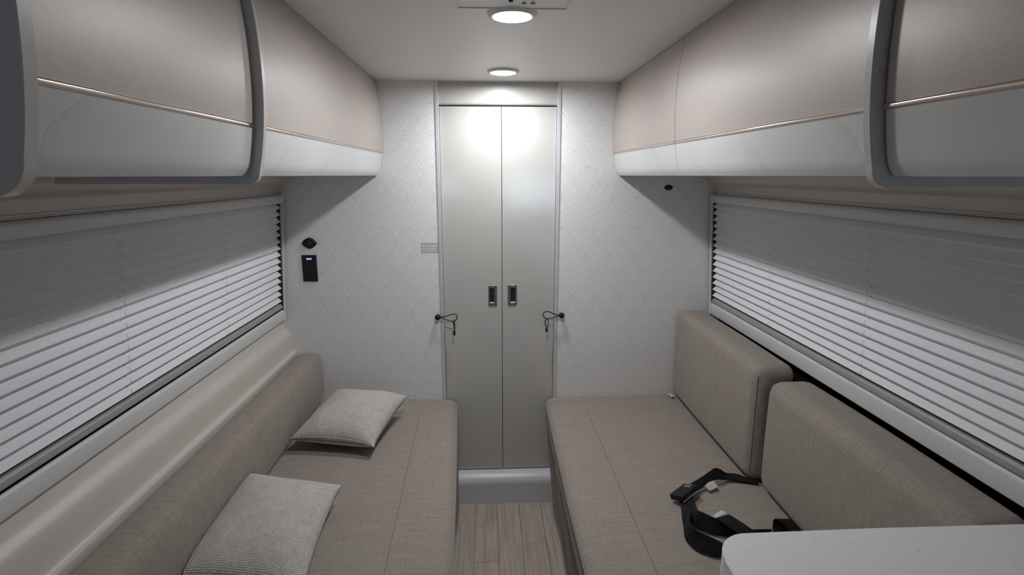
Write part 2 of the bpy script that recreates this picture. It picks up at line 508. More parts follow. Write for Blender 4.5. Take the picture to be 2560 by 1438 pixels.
# ---- windows: frame and dark pane, both sides
def window(name, sgn, shift, label, railz, bx):
    root = empty(name); struct(root, label)
    def P(prof): return [(sgn * x + shift, z) for x, z in prof]
    # bottom rail with rounded nose
    zt, zb = railz
    prof = [(-0.93, zt), (bx - 0.012, zt)] + [(bx - 0.012 + 0.010*math.sin(math.radians(t)), zt - 0.010 + 0.010*math.cos(math.radians(t))) for t in (30, 60, 90)] + [(bx - 0.001, zt - 0.03), (bx - 0.004, zb + 0.006), (bx - 0.010, zb), (-0.93, zb)]
    extrude('bottom_rail', P(prof), 0.28, 2.288, 'frame', root, angle=50)
    box_x = sorted((sgn * -0.93 + shift, sgn * (bx - 0.008) + shift))
    box('rail_gap_shade', box_x[0], box_x[1], 0.281, 2.2785, zt, zt + 0.0012, 'dark', root)  # black strip added to paint the shade in the gap above the rail
    # far and near posts follow the lean of the wall
    post = [(-0.93, zb), (bx - 0.002, zb), (bx - 0.002, zt), (-0.8485, 1.440), (-0.8505, 1.448), (-0.93, 1.448)]
    extrude('side_post', P(post), 2.2885, 2.3025, 'frame', root)
    extrude('side_post', P(post), 0.268, 0.2795, 'frame', root)
    extrude('top_rail', P([(-0.93, 1.4525), (-0.872, 1.4515), (-0.872, 1.447), (-0.862, 1.4465), (-0.862, 1.4445), (-0.93, 1.4445)]), 0.28, 2.288, 'frame', root)
    ch = [(-0.93, zt), (-0.884, zt), (-0.8615, 1.409), (-0.93, 1.409)]
    extrude('recess_shade_strip', P(ch), 2.2795, 2.2880, 'dark', root, smooth=False)  # added black strip, paints the recess shade between pleats and far post
    pane = [(-0.945, zb + 0.002), (-0.925, zb + 0.002), (-0.905, 1.4535), (-0.945, 1.4535)]
    extrude('pane', P(pane), 0.28, 2.288, 'glass', root)
    return root
window('window_1', 1, 0.0, 'left side window with white plastic frame behind the blind', (0.956, 0.905), -0.880)
window('window_2', -1, SH_R, 'right side window with white plastic frame behind the blind', (0.968, 0.912), -0.880)

# ================================================================== OVERHEAD CABINETS
def front(z, soft=True):        # how far the bowed front sits back from its belly
    # smooth arc through bottom, belly and top
    t = z - 1.715
    return 0.45 * t * t + (0.9 * abs(t) ** 3 if t < 0 else 0.5 * t ** 3) + (max(0.0, 1.545 - z) ** 2 * 14 if soft else 0.0)
def zs(a, b, n): return [a + (b - a) * i / n for i in range(n + 1)]
def shell(name, sgn, belly, y0, y1, z0, z1, out, thick, mat, parent, n=14, back=None):
    X = lambda z, o: sgn * (belly - front(z) + o) if sgn < 0 else belly + front(z) - o
    def fx(z, o): # aisle-facing coordinate, 'o' proud towards the aisle
        return -(belly + front(z)) + o if sgn < 0 else belly + front(z) - o
    Z = zs(z0, z1, n)
    prof = [(fx(z, out), z) for z in Z] + [(fx(z, out - thick), z) for z in reversed(Z)]
    return extrude(name, prof, y0, y1, mat, parent, angle=40)
def fxs(sgn, belly, z, o): return -(belly + front(z)) + o if sgn < 0 else belly + front(z) - o
def door(sgn, belly, y0, y1, parent):
    d = shell('door', sgn, belly, y0, y1, 1.6185, 1.8935, 0.0, 0.016, 'taupe', parent, 22)
    shell('marble_panel', sgn, belly, y0, y1, 1.5225, 1.6125, 0.0, 0.016, 'marble', d, 10)
    # half-round rose metal strip between the two panels
    x = fxs(sgn, belly, 1.6155, 0.0)
    st = [(x - 0.004 * -sgn * -1, 1.6155)]
    r = 0.0042
    prof = [(x + (-sgn) * r * 0.8 * math.cos(t), 1.6155 + r * math.sin(t)) for t in [math.radians(a) for a in range(-90, 91, 15)]] + [(x + sgn * 0.006, 1.6155 + r), (x + sgn * 0.006, 1.6155 - r)]
    extrude('trim_strip', prof, y0, y1, 'rose', d, angle=60)
    return d
def body(sgn, belly, wallx, y0, y1, parent):
    Z = zs(1.5215, CEIL - 0.0005, 20)
    prof = [(fxs(sgn, belly, z, -0.018), z) for z in Z] + [(wallx * 0.9, CEIL - 0.0005), (wallx, 1.5215)]
    b = extrude('body', prof, y0, y1, 'cab', parent, angle=40)
    # bottom edge of the face frame and the shadow gap strip under the ceiling
    prof = [(fxs(sgn, belly, 1.8945, 0.001), 1.8945), (fxs(sgn, belly, 1.8945, -0.02), 1.8945), (fxs(sgn, belly, 1.8945, -0.02), CEIL - 0.0008), (fxs(sgn, belly, 1.8945, 0.001), CEIL - 0.0028)]
    extrude('top_rail', prof, y0, y1, 'cab', parent)
    return b
def end_panel(sgn, belly, wallx, y0, y1, parent, out=0.010, zb=1.507, r=0.024):
    f = lambda z: -(belly + front(z, False)) + out if sgn < 0 else belly + front(z, False) - out
    Z = zs(zb + r, CEIL - 0.0005, 22)
    x0 = f(zb + r)
    cor = [(x0 + sgn * r * (1 - math.cos(math.radians(a))), zb + r * (1 - math.sin(math.radians(a)))) for a in (75, 60, 45, 30, 15)]
    cor = [(x0 + sgn * r * (1 - math.sin(math.radians(a))), zb + r * (1 - math.cos(math.radians(a)))) for a in (0, 15, 30, 45, 60, 75)]
    outline = [(wallx, zb)] + cor + [(f(z), z) for z in Z] + [(wallx * 0.9, CEIL - 0.0005)]
    n = len(outline); V = [(x, y0 , z) for x, z in outline] + [(x, y1, z) for x, z in outline]
    p = obj('end_panel', V, [tuple(range(n)), tuple(range(n, 2 * n))], 'cabend', parent)
    V2, F2 = [], []
    e = 0.0012
    m = outline[1:-1]
    ymid = [(y0 - 0.0002, -0.0008), (y0 + 0.0016, e), (y1 - 0.0016, e), (y1 + 0.0002, -0.0008)]
    k = len(ymid)
    for i, (x, z) in enumerate(m):
        a = Vector((*m[max(i-1, 0)],)); b = Vector((*m[min(i+1, len(m)-1)],)); t = (b - a).normalized(); nn = Vector((t.y, -t.x))
        if nn.x * -sgn < -1e-4 or (abs(nn.x) < 1e-4 and nn.y > 0): nn = -nn
        for yy, off in ymid: V2.append((x + nn.x * off, yy, z + nn.y * off))
    for i in range(len(m) - 1):
        for j in range(k - 1): F2.append((i*k+j, i*k+j+1, (i+1)*k+j+1, (i+1)*k+j))
    obj('edge_band', V2, F2, 'cab', p, True, 22)
    return p
BL, BR = 0.4295, 0.5310      # belly distance of the cabinet fronts, left and right
WL, WR = -0.825, 0.935
g = empty('overhead_cabinet', (0, 0, 0)); tag(g, 'taupe and white marble overhead cabinet on the left, reaching the rear wall', 'cabinet', 'overhead cabinets')
body(-1, BL, WL, 1.096, 2.3185, g); door(-1, BL, 1.098, 2.3175, g); end_panel(-1, BL, WL, 1.080, 1.095, g)
g = empty('overhead_cabinet'); tag(g, 'nearer taupe and white marble overhead cabinet at the left edge with grey end panel', 'cabinet', 'overhead cabinets')
body(-1, BL, WL, 0.558, 1.0785, g); door(-1, BL + 0.006, 0.5595, 1.0745, g); end_panel(-1, BL, WL, 0.538, 0.557, g, 0.011, 1.504, 0.036)
g = empty('overhead_cabinet'); tag(g, 'long taupe and marble overhead cabinet on the right with one narrow and one wide door', 'cabinet', 'overhead cabinets')
body(1, BR, WR, 0.763, 2.3185, g); door(1, BR, 1.5605, 2.3175, g); door(1, BR, 0.765, 1.5575, g); end_panel(1, BR, WR, 0.746, 0.762, g)
g = empty('overhead_cabinet'); tag(g, 'nearer taupe and marble overhead cabinet at the right edge of the picture', 'cabinet', 'overhead cabinets')
body(1, BR, WR, 0.10, 0.7445, g); door(1, BR + 0.006, 0.102, 0.7395, g)

# ================================================================== DOWNLIGHTS AND CEILING PANEL
def downlight(x, y, label):
    g = empty('downlight', (0, 0, 0)); tag(g, label, 'light', 'ceiling downlights')
    lathe('trim_ring', [(0.0440, -0.0055), (0.0470, -0.0085), (0.0525, -0.0085), (0.0575, -0.0050), (0.0600, -0.0004), (0.0440, -0.0004)], (x, y, CEIL), 'Z', 'white', g, 48)
    lathe('lens', [(0.0, -0.0068), (0.030, -0.0066), (0.0438, -0.0056), (0.0438, -0.0030), (0.0, -0.0030)], (x, y, CEIL), 'Z', 'lens', g, 48)
downlight(0.063, 1.378, 'round white ceiling downlight nearest the camera, beside the ceiling panel')
downlight(0.062, 2.092, 'round white ceiling downlight nearest the doors')
g = empty('ceiling_panel'); tag(g, 'white rectangular panel with thin lip on the ceiling at the top edge', 'ceiling panel')
bm = bmesh.new(); add_box(bm, -0.066, 0.188, 1.045, 1.331, CEIL - 0.0022, CEIL - 0.0002, 0.0008, 1)
from_bm('plate', bm, 'ceil', g)
bm = bmesh.new()
for a in ((-0.066, -0.062, 1.045, 1.331), (0.184, 0.188, 1.045, 1.331), (-0.062, 0.184, 1.327, 1.331), (-0.062, 0.184, 1.045, 1.049)):
    add_box(bm, *a, CEIL - 0.0040, CEIL - 0.0021, 0.0006, 1)
from_bm('lip', bm, 'white', g)
for x in (0.055, 0.085, 0.105):
    lathe('button', [(0.0, -0.0060), (0.0045, -0.0056), (0.0055, -0.0023)], (x, 1.272 if x < 0.07 else 1.29, CEIL), 'Z', 'black' if x < 0.07 else 'nickel', g, 16)

# ================================================================== PLEATED BLINDS
def blind(sgn, shift, label, zb, cords):
    g = empty('pleated_blind'); tag(g, label, 'blind', 'pleated window blinds')
    def P(prof): return [(sgn * x + shift, z) for x, z in prof]
    head = [(-0.875, 1.443), (-0.856, 1.4435), (-0.8495, 1.441), (-0.8465, 1.436), (-0.8455, 1.428), (-0.8465, 1.418), (-0.8505, 1.411), (-0.856, 1.409), (-0.875, 1.409)]
    extrude('head_rail', P(head), 0.283, 2.2865, 'frame', g, angle=50)
    n = 15
    zt = 1.4085
    z1 = zb + 0.020
    pr = []
    for i in range(n):
        za = zt + (z1 - zt) * i / n; zc = zt + (z1 - zt) * (i + 0.62) / n
        lean = lambda z: -0.8735 - 0.030 * (1.41 - z) / 0.45
        pr.append((lean(za), za)); pr.append((lean(zc) + 0.0175, zc))
    pr.append((lean(z1), z1))
    # thin folded cloth: front skin and back skin
    back = [(x - 0.0010, z) for x, z in reversed(pr)]
    extrude('pleated_cloth', P(pr + back), 0.286, 2.2790, 'blind', g, smooth=False, ny=1)
    bx = -0.8735 - 0.030 * (1.41 - zb) / 0.45
    bar = [(bx - 0.004, zb), (bx + 0.019, zb), (bx + 0.0215, zb + 0.003), (bx + 0.0215, zb + 0.008), (bx + 0.018, zb + 0.0095), (bx + 0.018, zb + 0.013), (bx + 0.014, zb + 0.0185), (bx - 0.004, zb + 0.0185)]
    extrude('bottom_rail', P(bar), 0.286, 2.2790, 'bar', g, angle=30)
    for yc in cords:
        pts = []
        for i in range(n):
            za = zt + (z1 - zt) * (i + 0.62) / n
            lx = -0.8735 - 0.030 * (1.41 - za) / 0.45 + 0.0140
            pts.append((sgn * lx + shift, yc, za + 0.006))
        V, F = [], []
        for i, p in enumerate(pts[1:]):
            # short visible length of cord at each fold plus its little hook
            q = [(p[0] + sgn * 0.0035, p[1], p[2] - 0.0052), (p[0] + sgn * 0.0005, p[1], p[2] + 0.006)]
            v, f = tube_data(q, 0.00045, 5); b = len(V); V += v; F += [tuple(b + a for a in ff) for ff in f]
            q = [(p[0] + sgn * 0.0038, p[1] - 0.0002, p[2] - 0.0052), (p[0] + sgn * 0.0038, p[1] - 0.006, p[2] - 0.0050)]
            v, f = tube_data(q, 0.00045, 5); b = len(V); V += v; F += [tuple(b + a for a in ff) for ff in f]
        q = [(sgn * (-0.8735 - 0.030 * (1.41 - z) / 0.45 + 0.004) + shift, yc, z) for z in (zt, z1)]
        v, f = tube_data(q, 0.00045, 5); b = len(V); V += v; F += [tuple(b + a for a in ff) for ff in f]
        obj('lift_cord', V, F, 'cord', g)
    return g
blind(1, 0.0, 'white pleated window blind on the left wall above the long low bolster', 0.9640, (1.29, 1.80, 0.70))
blind(-1, SH_R, 'white pleated window blind on the right wall above the two back cushions', 0.9705, (1.80, 1.315, 0.72))

# ================================================================== SOFAS
def loft(name, sections, mat, parent, closed_ends=True, angle=50):
    n = len(sections[0]); V, F = [], []
    for s in sections: V += s
    for j in range(len(sections) - 1):
        for i in range(n - 1):
            F.append((j*n+i, j*n+i+1, (j+1)*n+i+1, (j+1)*n+i))
    if closed_ends:
        F.append(tuple(range(n))); F.append(tuple(range((len(sections)-1)*n, len(sections)*n)))
    return obj(name, V, F, mat, parent, True, angle)
def sofa(sgn, edge, foot, wallx, y_near, y_far, label, seamx, wr):
    g = empty('sofa_bench'); tag(g, label, 'sofa', 'facing sofa benches')
    NY = 90
    secs, skirt, st1, st2, hem = [], [], [], [], []
    R = 0.030
    for j in range(NY + 1):
        y = y_near + (y_far - y_near) * j / NY
        e = edge(y)
        zt = SEAT + 0.004 * math.sin(y * 2.1 + 0.6) * wr
        # near the rear wall the top rounds over slightly
        end = max(0.0, (y - (y_far - 0.03)) / 0.03); zt -= 0.012 * end * end
        prof = [(wallx, SEAT - 0.12), (wallx, zt)]
        for i in range(1, 9):
            x = wallx + (e + sgn * R * 1.5 - wallx) * i / 8
            crown = 0.006 * math.sin(math.pi * i / 8.0)
            prof.append((x, zt + crown * 0.5))
        a = e + sgn * R * 1.5
        for t in (20, 40, 60, 80, 90):
            tt = math.radians(t)
            prof.append((a - sgn * R * 1.5 * math.sin(tt), zt - R + R * math.cos(tt)))
        prof.append((e, zt - R - 0.015))
        prof.append((e + sgn * 0.004, zt - R - 0.016)); prof.append((e + sgn * 0.004, SEAT - 0.12))
        secs.append([(x, y, z) for x, z in prof])
        # stitched edge line positions
        st1.append((e - sgn * 0.0005, y, zt - R + 0.002)); st2.append((e + sgn * 0.0035 , y, zt - R + 0.0135))
        # draped front panel with soft folds
        sk = []
        f0 = foot(y)
        for i in range(11):
            t = i / 10
            x = e + (f0 - e) * t ** 0.9
            w = 0.010 * t * (1 - 0.35 * t) * wr * (math.sin(y * 9.3 + 1.1 + 2.2 * t) + 0.6 * math.sin(y * 21 + 3 * t))
            dent = -0.012 * wr * math.exp(-((y - 1.95 + 0.25 * t) / 0.05) ** 2) * math.sin(math.pi * min(1, t * 1.15)) + 0.010 * wr * math.exp(-((y - 1.62 + 0.22 * t) / 0.045) ** 2) * t
            sk.append((x + sgn * (w * 0.6 + dent + 0.0015), y, zt - R - 0.008 + (0.012 - (zt - R - 0.008)) * t))
        skirt.append(sk + [(x + sgn * 0.006, yy, z) for x, yy, z in reversed(sk)])
        hem.append((sk[-1][0] - sgn * 0.001, y, 0.0155))
    loft('seat_cushion', secs, 'sofa', g)
    n = len(skirt[0])
    loft('front_panel', [s + [s[0]] for s in skirt], 'sofa', g, False)
    tube('edge_stitching', st1, 0.0011, 'thread', g, 5)
    tube('edge_stitching', st2, 0.0011, 'thread', g, 5)
    tube('hem', hem, 0.0030, 'sofa', g, 6)
    seam = [(seamx(y), y, SEAT + 0.004 * math.sin(y * 2.1 + 0.6) * wr + 0.0022) for y in [y_near + 0.02 + (y_far - y_near - 0.2) * k / 40 for k in range(41)]]
    tube('top_seam', seam, 0.0008, 'seam', g, 5)
    return g
def edgeL(y): return -0.102 - 0.046 * max(0, min(1, (y - 1.25) / 1.05)) ** 1.2
def edgeR(y): return 0.248 + 0.010 * max(0, min(1, (y - 1.5) / 0.8))
sofa(-1, edgeL, lambda y: -0.147, -0.849, 0.42, 2.316, 'taupe fabric sofa bench on the left, holding the two woven pillows', lambda y: -0.272 - 0.025 * (y - 1.2) / 0.92, 0.6)
sofa(1, edgeR, lambda y: 0.297 - 0.006 * (2.3 - y) / 0.5, 0.972, 0.812, 2.316, 'taupe fabric sofa bench on the right with black seat belt lying on it', lambda y: 0.424, 1.0)

# ---- left bolster: one long low backrest
g = empty('bolster_cushion'); tag(g, 'long low taupe bolster backrest under the left window', 'cushion', 'sofa back cushions')
NY = 60; secs = []; ridge = []
for j in range(NY + 1):
    y = 0.42 + (2.312 - 0.42) * j / NY
    k = min(1.0, (2.312 - y) / 0.012); k = 1 - (1 - k) ** 2
    sh = 0.006 * (1 - k)
    wob = 0.0015 * math.sin(y * 7)
    prof = [(-0.846, SEAT + 0.006), (-0.764 - sh, SEAT + 0.0065), (-0.748 - sh, SEAT + 0.014), (-0.740 - sh, 0.58), (-0.738 - sh + wob, 0.63), (-0.7405 - sh + wob, 0.68), (-0.745 - sh, 0.715), (-0.750 - sh, 0.731), (-0.757, 0.7415 - sh), (-0.768, 0.7475 - sh), (-0.785, 0.7505 - sh), (-0.815, 0.7515 - sh), (-0.838, 0.7485 - sh), (-0.846, 0.741 - sh)]
    secs.append([(x, y, z) for x, z in prof + [prof[0]]])
    ridge.append((-0.7570 + 0.0008, y, 0.7422 - sh))
loft('cover', secs, 'sofa', g)
tube('ridge_seam', ridge, 0.0014, 'thread', g, 6)

# ---- right back cushions
def cushion(x0, x1, y0, y1, z0, z1, label, lean, r=0.034):
    g = empty('back_cushion'); tag(g, label, 'cushion', 'sofa back cushions')
    bm = bmesh.new()
    add_box(bm, x0, x1, y0, y1, z0, z1)
    bmesh.ops.bevel(bm, geom=list(bm.edges), offset=r, segments=6, profile=0.5, affect='EDGES')
    bmesh.ops.subdivide_edges(bm, edges=[e for e in bm.edges if e.calc_length() > 0.2], cuts=16, use_grid_fill=True)
    bmesh.ops.subdivide_edges(bm, edges=[e for e in bm.edges if e.calc_length() > 0.05], cuts=4, use_grid_fill=True)
    for v in bm.verts:
        ty = max(0, min(1, (v.co.y - y0) / (y1 - y0))); tz = max(0, min(1, (v.co.z - z0) / (z1 - z0)))
        puff = (math.sin(math.pi * ty) * math.sin(math.pi * tz)) ** 0.6 * 0.012
        if v.co.x < (x0 + x1) / 2: v.co.x -= puff
        v.co.x += lean * (v.co.z - z0)
        v.co.z += 0.004 * math.sin(math.pi * ty) * (1 if tz > 0.5 else 0)
    from_bm('cover', bm, 'sofa', g, True, 60)
    s = [(x0 + lean * (z1 - z0) + r * 0.26 - 0.0008, y, z1 - r * 0.26 + 0.004 * math.sin(math.pi * (y - y0) / (y1 - y0))) for y in [y0 + r + (y1 - y0 - 2 * r) * k / 30 for k in range(31)]]
    s = [(x0 + r * 0.3 + lean * (z1 - z0) + 0.004, y0 + r * 0.30 - 0.002, z1 - r * 0.8)] + s
    tube('front_seam', s, 0.0013, 'thread', g, 6)
    v = [(x0 + r * 0.26 + lean * (z - z0), y0 + r * 0.26, z) for z in [z0 + r + (z1 - z0 - 2 * r) * k / 12 for k in range(13)]]
    tube('end_seam', v, 0.0010, 'seam', g, 5)
    return g
gc = cushion(0.846, 0.978, 1.560, 2.3165, SEAT + 0.006, 0.931, 'square-ended taupe back cushion on the right against the rear wall', -0.004)
cushion(0.868, 1.012, 0.815, 1.546, SEAT + 0.006, 0.902, 'nearer and lower taupe back cushion on the right, beside the seat belt', -0.002, 0.040)
def quad(name, pts, mat, parent, th=0.0008):
    V = [Vector(p) for p in pts]; nrm = (V[1]-V[0]).cross(V[3]-V[0]).normalized()
    if nrm.z < 0: nrm = -nrm
    VV = V + [p + nrm * th for p in V]
    uv = [(0,0),(1,0),(1,1),(0,1)] * 2
    return obj(name, VV, [(0,1,2,3),(4,5,6,7),(0,1,5,4),(1,2,6,5),(2,3,7,6),(3,0,4,7)], mat, parent, uv=uv)
quad('care_label', [(0.826, 2.296, 0.5325), (0.842, 2.304, 0.5325), (0.845, 2.258, 0.5335), (0.828, 2.250, 0.5325)], 'tag', gc)

# ================================================================== PILLOWS
def pillow(c, th, label, floorz):
    bl, br, tr, tl = [Vector(p) for p in c]
    nrm = ((br - bl).cross(tl - bl)).normalized()
    Wd, Hd = (br - bl).length, (tl - bl).length
    N = 44
    V, F, UV = [], [], []
    def at(u, v, s):
        ku = 1 - 0.085 * (1 - abs(v) ** 3) ** 0.9; kv = 1 - 0.085 * (1 - abs(u) ** 3) ** 0.9
        U, Vv = u * ku, v * kv
        a, b = (U + 1) / 2, (Vv + 1) / 2
        p = bl*(1-a)*(1-b) + br*a*(1-b) + tr*a*b + tl*(1-a)*b
        h = th * (max(0, 1 - abs(u) ** 2.4) * max(0, 1 - abs(v) ** 2.4)) ** 0.52
        h *= 1 + 0.06 * math.sin(5 * u + 2) * math.sin(4 * v + 1)
        p = p + nrm * h * (s if s > 0 else s * 0.85)
        if p.z < floorz: p.z = floorz + 0.0005
        if p.x < -0.7335: p.x = -0.7335
        return p
    for s in (1, -1):
        b0 = len(V)
        for i in range(N + 1):
            for j in range(N + 1):
                u = -math.cos(math.pi * i / N) * 0.35 + (2 * i / N - 1) * 0.65; v = -math.cos(math.pi * j / N) * 0.35 + (2 * j / N - 1) * 0.65
                V.append(at(u, v, s)); UV.append((u * Wd / 2, v * Hd / 2))
        for i in range(N):
            for j in range(N):
                F.append((b0+i*(N+1)+j, b0+(i+1)*(N+1)+j, b0+(i+1)*(N+1)+j+1, b0+i*(N+1)+j+1))
    g = empty('throw_pillow'); tag(g, label, 'pillow', 'woven throw pillows')
    me = bpy.data.meshes.new('cover')
    me.from_pydata([tuple(v) for v in V], [], F)
    l = me.uv_layers.new(name='UVMap')
    for i, lp in enumerate(me.loops): l.data[i].uv = UV[lp.vertex_index]
    bm = bmesh.new(); bm.from_mesh(me); bmesh.ops.remove_doubles(bm, verts=bm.verts, dist=1e-5); bmesh.ops.recalc_face_normals(bm, faces=bm.faces); bm.to_mesh(me); bm.free()
    shade(me, 75); link('cover', me, 'pillow', g)
    loop = []
    for u, v in [(-1 + 2*k/30, -1) for k in range(30)] + [(1, -1 + 2*k/30) for k in range(30)] + [(1 - 2*k/30, 1) for k in range(30)] + [(-1, 1 - 2*k/30) for k in range(30)]:
        loop.append(at(u, v, 1))
    tube('edge_seam', loop, 0.0012, 'seam', g, 5, True)
    return g
pillow([(-0.731, 1.832, 0.580), (-0.412, 1.774, 0.572), (-0.336, 2.119, 0.620), (-0.655, 2.177, 0.626)], 0.072, 'grey cream woven pillow farther back, near the rear wall', SEAT + 0.008)
pillow([(-0.775, 1.130, 0.585), (-0.440, 1.105, 0.553), (-0.449, 1.498, 0.600), (-0.756, 1.548, 0.622)], 0.058, 'grey cream woven pillow in front, cut by the lower picture edge', SEAT + 0.008)

# ================================================================== SEAT BELT
def ribbon(name, pairs, parent, th=0.0016, per=6, mat='web'):
    A = spline([p[0] for p in pairs], per); B = spline([p[1] for p in pairs], per)
    V, F = [], []
    K = 5
    n = len(A)
    for i in range(n):
        t = (A[min(i+1, n-1)] + B[min(i+1, n-1)] - A[max(i-1, 0)] - B[max(i-1, 0)])
        w = B[i] - A[i]
        nn = w.cross(t).normalized() * th / 2
        row = [A[i].lerp(B[i], k / (K - 1)) for k in range(K)]
        V += [p + nn for p in row] + [p - nn for p in reversed(row)]
    m = 2 * K
    for i in range(n - 1):
        for k in range(m):
            l = (k + 1) % m
            F.append((i*m+k, i*m+l, (i+1)*m+l, (i+1)*m+k))
    F.append(tuple(range(m))); F.append(tuple(range((n-1)*m, n*m)))
    return obj(name, V, F, mat, parent, True, 50)
g = empty('seat_belt'); tag(g, 'black seat belt with buckle lying on the right sofa bench', 'seat belt')
ribbon('strap', [((0.880, 1.557, 0.533), (0.880, 1.549, 0.533)), ((0.842, 1.606, 0.533), (0.842, 1.562, 0.533)), ((0.796, 1.607, 0.541), (0.790, 1.572, 0.536)), ((0.771, 1.596, 0.560), (0.764, 1.562, 0.543)), ((0.748, 1.588, 0.571), (0.743, 1.556, 0.548)), ((0.727, 1.575, 0.570), (0.720, 1.548, 0.546)), ((0.692, 1.556, 0.561), (0.686, 1.526, 0.542)), ((0.663, 1.539, 0.557), (0.656, 1.505, 0.542)), ((0.634, 1.527, 0.550), (0.628, 1.486, 0.542))], g)
# buckle: a tapered black body with a silver edge plate and release button
bk = Matrix.Translation((0.610, 1.487, 0.553)) @ Matrix.Rotation(math.radians(41), 4, 'Z') @ Matrix.Rotation(math.radians(-16), 4, 'X')
def local(o, mtx): o.data.transform(mtx); o.data.update(); return o
local(box('buckle', -0.050, 0.040, -0.024, 0.024, -0.009, 0.009, 'black', g, 0.004, 3), bk)
bko = [c for c in g.children if c.name.startswith('buckle')][0]
local(box('latch_plate', -0.052, 0.030, -0.0258, -0.0225, -0.0085, -0.0065, 'alu', bko, 0.0008), bk)
local(box('release_button', 0.012, 0.036, -0.012, 0.012, 0.0085, 0.0105, 'nickel', bko, 0.0014), bk)
ribbon('strap', [((0.585, 1.492, 0.548), (0.628, 1.470, 0.548)), ((0.577, 1.430, 0.540), (0.614, 1.415, 0.556)), ((0.562, 1.375, 0.536), (0.584, 1.365, 0.567)), ((0.555, 1.345, 0.534), (0.565, 1.330, 0.577)), ((0.547, 1.318, 0.534), (0.553, 1.292, 0.580)), ((0.541, 1.288, 0.534), (0.557, 1.268, 0.580)), ((0.550, 1.251, 0.534), (0.579, 1.251, 0.577)), ((0.569, 1.230, 0.534), (0.604, 1.231, 0.573)), ((0.602, 1.212, 0.534), (0.632, 1.214, 0.566)), ((0.660, 1.200, 0.534), (0.690, 1.208, 0.562)), ((0.740, 1.200, 0.534), (0.760, 1.212, 0.560))], g)
ribbon('strap', [((0.566, 1.345, 0.556), (0.588, 1.375, 0.570)), ((0.592, 1.335, 0.534), (0.607, 1.350, 0.576)), ((0.621, 1.309, 0.534), (0.638, 1.318, 0.574)), ((0.657, 1.294, 0.534), (0.669, 1.298, 0.566)), ((0.703, 1.282, 0.534), (0.716, 1.290, 0.560)), ((0.770, 1.276, 0.534), (0.786, 1.293, 0.556))], g)
ribbon('strap_end', [((0.632, 1.312, 0.5805), (0.674, 1.323, 0.5835)), ((0.651, 1.283, 0.578), (0.694, 1.294, 0.581)), ((0.673, 1.258, 0.570), (0.717, 1.266, 0.574)), ((0.706, 1.236, 0.552), (0.751, 1.250, 0.556)), ((0.745, 1.222, 0.538), (0.790, 1.240, 0.540))], g, 0.003)
ribbon('strap', [((0.782, 1.262, 0.534), (0.845, 1.270, 0.535)), ((0.790, 1.296, 0.553), (0.842, 1.302, 0.553)), ((0.797, 1.308, 0.573), (0.842, 1.314, 0.570)), ((0.806, 1.302, 0.577), (0.848, 1.300, 0.573)), ((0.826, 1.280, 0.560), (0.858, 1.276, 0.560)), ((0.845, 1.240, 0.540), (0.866, 1.246, 0.540))], g)
quad('warning_label', [(0.690, 1.528, 0.545), (0.726, 1.560, 0.549), (0.733, 1.526, 0.541), (0.700, 1.512, 0.536)], 'tag', g)
quad('warning_label', [(0.627, 1.326, 0.578), (0.663, 1.349, 0.580), (0.672, 1.334, 0.582), (0.637, 1.316, 0.580)], 'tag', g)

# ================================================================== GALLEY COUNTER (bottom right)
g = empty('galley_counter'); tag(g, 'pale speckled countertop with rounded corner at the lower right', 'counter')
ZC = 0.920; R = 0.062; X0, X1, Y0, Y1 = 0.3765, 0.955, -0.85, 0.798
out = [(X1, Y0), (X1, Y1 + 0.006), ((X0 + X1) / 2, Y1 + 0.003)] + [(X0 + R - R*math.sin(math.radians(a)), Y1 - R + R*math.cos(math.radians(a))) for a in range(0, 91, 6)] + [(X0, Y0)]
bm = bmesh.new()
top = [bm.verts.new((x, y, ZC)) for x, y in out]; bot = [bm.verts.new((x, y, ZC - 0.040)) for x, y in out]
ft = bm.faces.new(top); bm.faces.new(list(reversed(bot)))
n = len(out)
for i in range(n): bm.faces.new([top[i], top[(i+1)%n], bot[(i+1)%n], bot[i]])
bmesh.ops.bevel(bm, geom=list(ft.edges), offset=0.006, segments=4, profile=0.5, affect='EDGES')
from_bm('countertop', bm, 'counter', g, True, 45)
box('cabinet_body', 0.415, 0.860, -0.83, 0.770, 0.08, 0.8795, 'white', g, 0.003)
box('toe_kick', 0.450, 0.860, -0.82, 0.755, 0.0, 0.08, 'black', g)
for y0 in (-0.80, -0.27, 0.26):
    d = box('cabinet_door', 0.397, 0.4145, y0, y0 + 0.50, 0.11, 0.865, 'taupe', g, 0.002)
    box('handle', 0.385, 0.397, y0 + 0.18, y0 + 0.32, 0.80, 0.812, 'nickel', d, 0.002)

